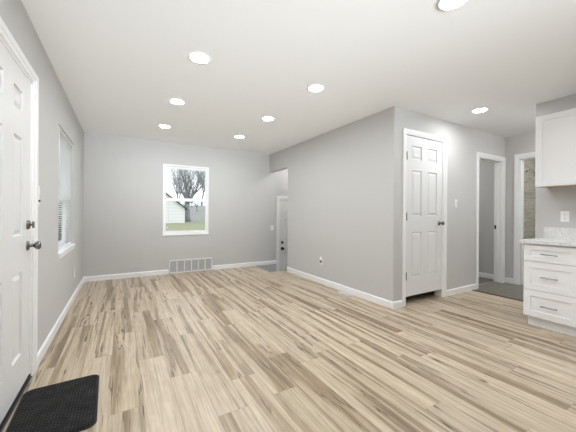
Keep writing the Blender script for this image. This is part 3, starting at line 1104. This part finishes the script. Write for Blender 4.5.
# ------------------------------------------------------------------ bathroom fittings on the tile
sh = thing('shower_head', 'chrome shower head on the tiled bathroom wall', 'shower head', (7.12, 2.62, 2.03), FACE_NY)
mb = MB()
mb.lathe([(0.032, 0), (0.030, 0.008), (0.012, 0.014), (0, 0.014)], n=20)
mb.build('flange', M['chrome'], sh)
mb = MB()
mb.tube([(0, -0.01, 0), (0, -0.07, 0.012), (0, -0.12, -0.012), (0, -0.145, -0.045)], 0.011, 10)
mb.build('arm', M['chrome'], sh)
mb = MB()
mb.lathe([(0.014, 0), (0.018, 0.02), (0.045, 0.05), (0.052, 0.062), (0, 0.064)], (0, -0.145, -0.045), axis=(0, -0.5, -0.86), n=20)
mb.build('spray_head', M['chrome'], sh)
gb = thing('grab_bar', 'upright chrome grab bar on the tiled bathroom wall', 'grab bar', (6.86, 2.62, 0.95), FACE_NY)
mb = MB()
mb.tube([(0, -0.002, 0), (0, -0.05, 0.01), (0, -0.05, 0.30), (0, -0.002, 0.31)], 0.014, 10)
mb.build('rail', M['chrome'], gb)
for z in (0.0, 0.31):
    mb = MB()
    mb.lathe([(0.032, 0), (0.030, 0.006), (0, 0.008)], (0, 0, z), n=16)
    mb.build('flange', M['chrome'], gb)

# ------------------------------------------------------------------ outside the windows
def gz(x, y):
    """height of the lawn outside"""
    z = -0.75
    if y > 6:
        z += 0.0165 * (y - 6)
    hx = max(0.0, min(1.0, (x - 6.0 - 0.0 * y) / 8.0)) if y > 20 else 0.0
    hy = max(0.0, min(1.0, (y - 36) / 34.0))
    z += 2.6 * hx * hy * hy * (3 - 2 * hy)
    return z
mb = MB()
xs = [-40 + 2.5 * i for i in range(45)]
ys = [-40 + 2.5 * i for i in range(65)]
vv = {}
for i, x in enumerate(xs):
    for j, y in enumerate(ys):
        vv[i, j] = mb.bm.verts.new((x, y, gz(x, y) if not (-6 < x < 9 and -6 < y < 7) else -0.95))
for i in range(len(xs) - 1):
    for j in range(len(ys) - 1):
        f = mb.bm.faces.new([vv[i, j], vv[i + 1, j], vv[i + 1, j + 1], vv[i, j + 1]])
        f.smooth = True
struct(mb, 'ground', M['lawn'], 'winter lawn rising to a grey slope outside the far window', 'lawn')

# white garage
ga = thing('garage', 'white sided garage with a gable roof seen through the far window', 'garage', (3.55, 39.0, -0.35))
mb = MB()
mb.prism([(-3.55, 0), (3.55, 0), (3.55, 2.02), (0, 4.80), (-3.55, 2.02)], 'y', 0, 7.0)
mb.build('walls', M['siding'], ga)
mb = MB()
for s in (-1, 1):
    mb.prism([(0, 4.81), (s * 3.85, 1.80), (s * 3.85, 1.96), (0, 4.97)], 'y', -0.3, 7.3)
mb.build('roof', M['roof'], ga)

def tree(label, x, y, h, trunk_r, seed, spread, depth=5, mat='bark', fork=0.22, group=None, limbs=4):
    rnd = random.Random(seed)
    t = thing('bare_tree', label, 'tree', (x, y, gz(x, y) - 0.1), group=group)
    mb = MB()
    def grow(p, d, L, r, k):
        n = 3
        pts, rad = [p], [r]
        for i in range(n):
            d = (d + Vector((rnd.uniform(-1, 1), rnd.uniform(-1, 1), rnd.uniform(-0.5, 0.9))) * 0.09).normalized()
            pts.append(pts[-1] + d * L / n)
            rad.append(r * (1 - 0.32 * (i + 1) / n))
        mb.tube(pts, rad, 7 if k == depth else 5 if k > 2 else 3)
        if k == 0:
            return
        nb = limbs if k == depth else rnd.choice((2, 3, 3))
        a0 = rnd.uniform(0, 2 * PI)
        for b in range(nb):
            a = a0 + 2 * PI * b / nb + rnd.uniform(-0.4, 0.4)
            e1 = d.orthogonal().normalized()
            e2 = d.cross(e1)
            sp = spread * rnd.uniform(0.55, 1.15)
            nd = (d + (e1 * math.cos(a) + e2 * math.sin(a)) * sp + Vector((0, 0, 0.12))).normalized()
            grow(pts[-1], nd, L * rnd.uniform(0.66, 0.86), rad[-1] * rnd.uniform(0.62, 0.8), k - 1)
            if k < depth and rnd.random() < 0.6:
                q = pts[rnd.choice((1, 2))]
                nd2 = (d + (e1 * math.cos(a + 1.3) + e2 * math.sin(a + 1.3)) * sp * 1.3).normalized()
                grow(q, nd2, L * 0.55, rad[-1] * 0.5, max(0, k - 2))
    L0 = h * fork
    grow(Vector((0, 0, 0)), Vector((0, 0, 1)), L0, trunk_r, depth)
    mb.build('branches', M[mat], t, weld=False)
    return t
tree('large bare tree with thick forking limbs just right of the white garage', 8.05, 42.0, 17.0, 0.40, 14, 0.50, 5, 'bark', 0.15, limbs=6)
tree('bare tree at the right side of the far window view', 12.6, 49.0, 17.0, 0.24, 5, 0.5, 5, 'twig', 0.20)
tree('bare tree with thin limbs rising behind the white garage roof', 2.0, 54.0, 18.0, 0.30, 23, 0.6, 5, 'bark', 0.22)
SPOTS = [(5.5, 68), (19.0, 60), (11.5, 72), (17.5, 74), (25.0, 72), (6.5, 82), (14.0, 86), (23.0, 88), (8.0, 97), (18.0, 98)]
for i, (x, y) in enumerate(SPOTS):
    tree('slender grey bare tree on the slope behind the garage', x, y, 18.0, 0.28, 100 + i, 0.5, 5, 'twig', 0.18,
         group='bare trees on the far slope', limbs=5)
SHRUBS = [(8.6, 51), (12.4, 56), (10.2, 56), (14.9, 57.5), (13.0, 63.5), (18.0, 62.5), (9.0, 57.5)]
for i, (x, y) in enumerate(SHRUBS):
    o = tree('low leafless shrub on the slope right of the white garage', x, y, 8.0, 0.10, 300 + i, 0.75, 4, 'bark', 0.10,
             group='leafless shrubs on the slope', limbs=7)
    o.name = 'leafless_shrub' if i == 0 else 'leafless_shrub.%03d' % i
    o['category'] = 'shrub'
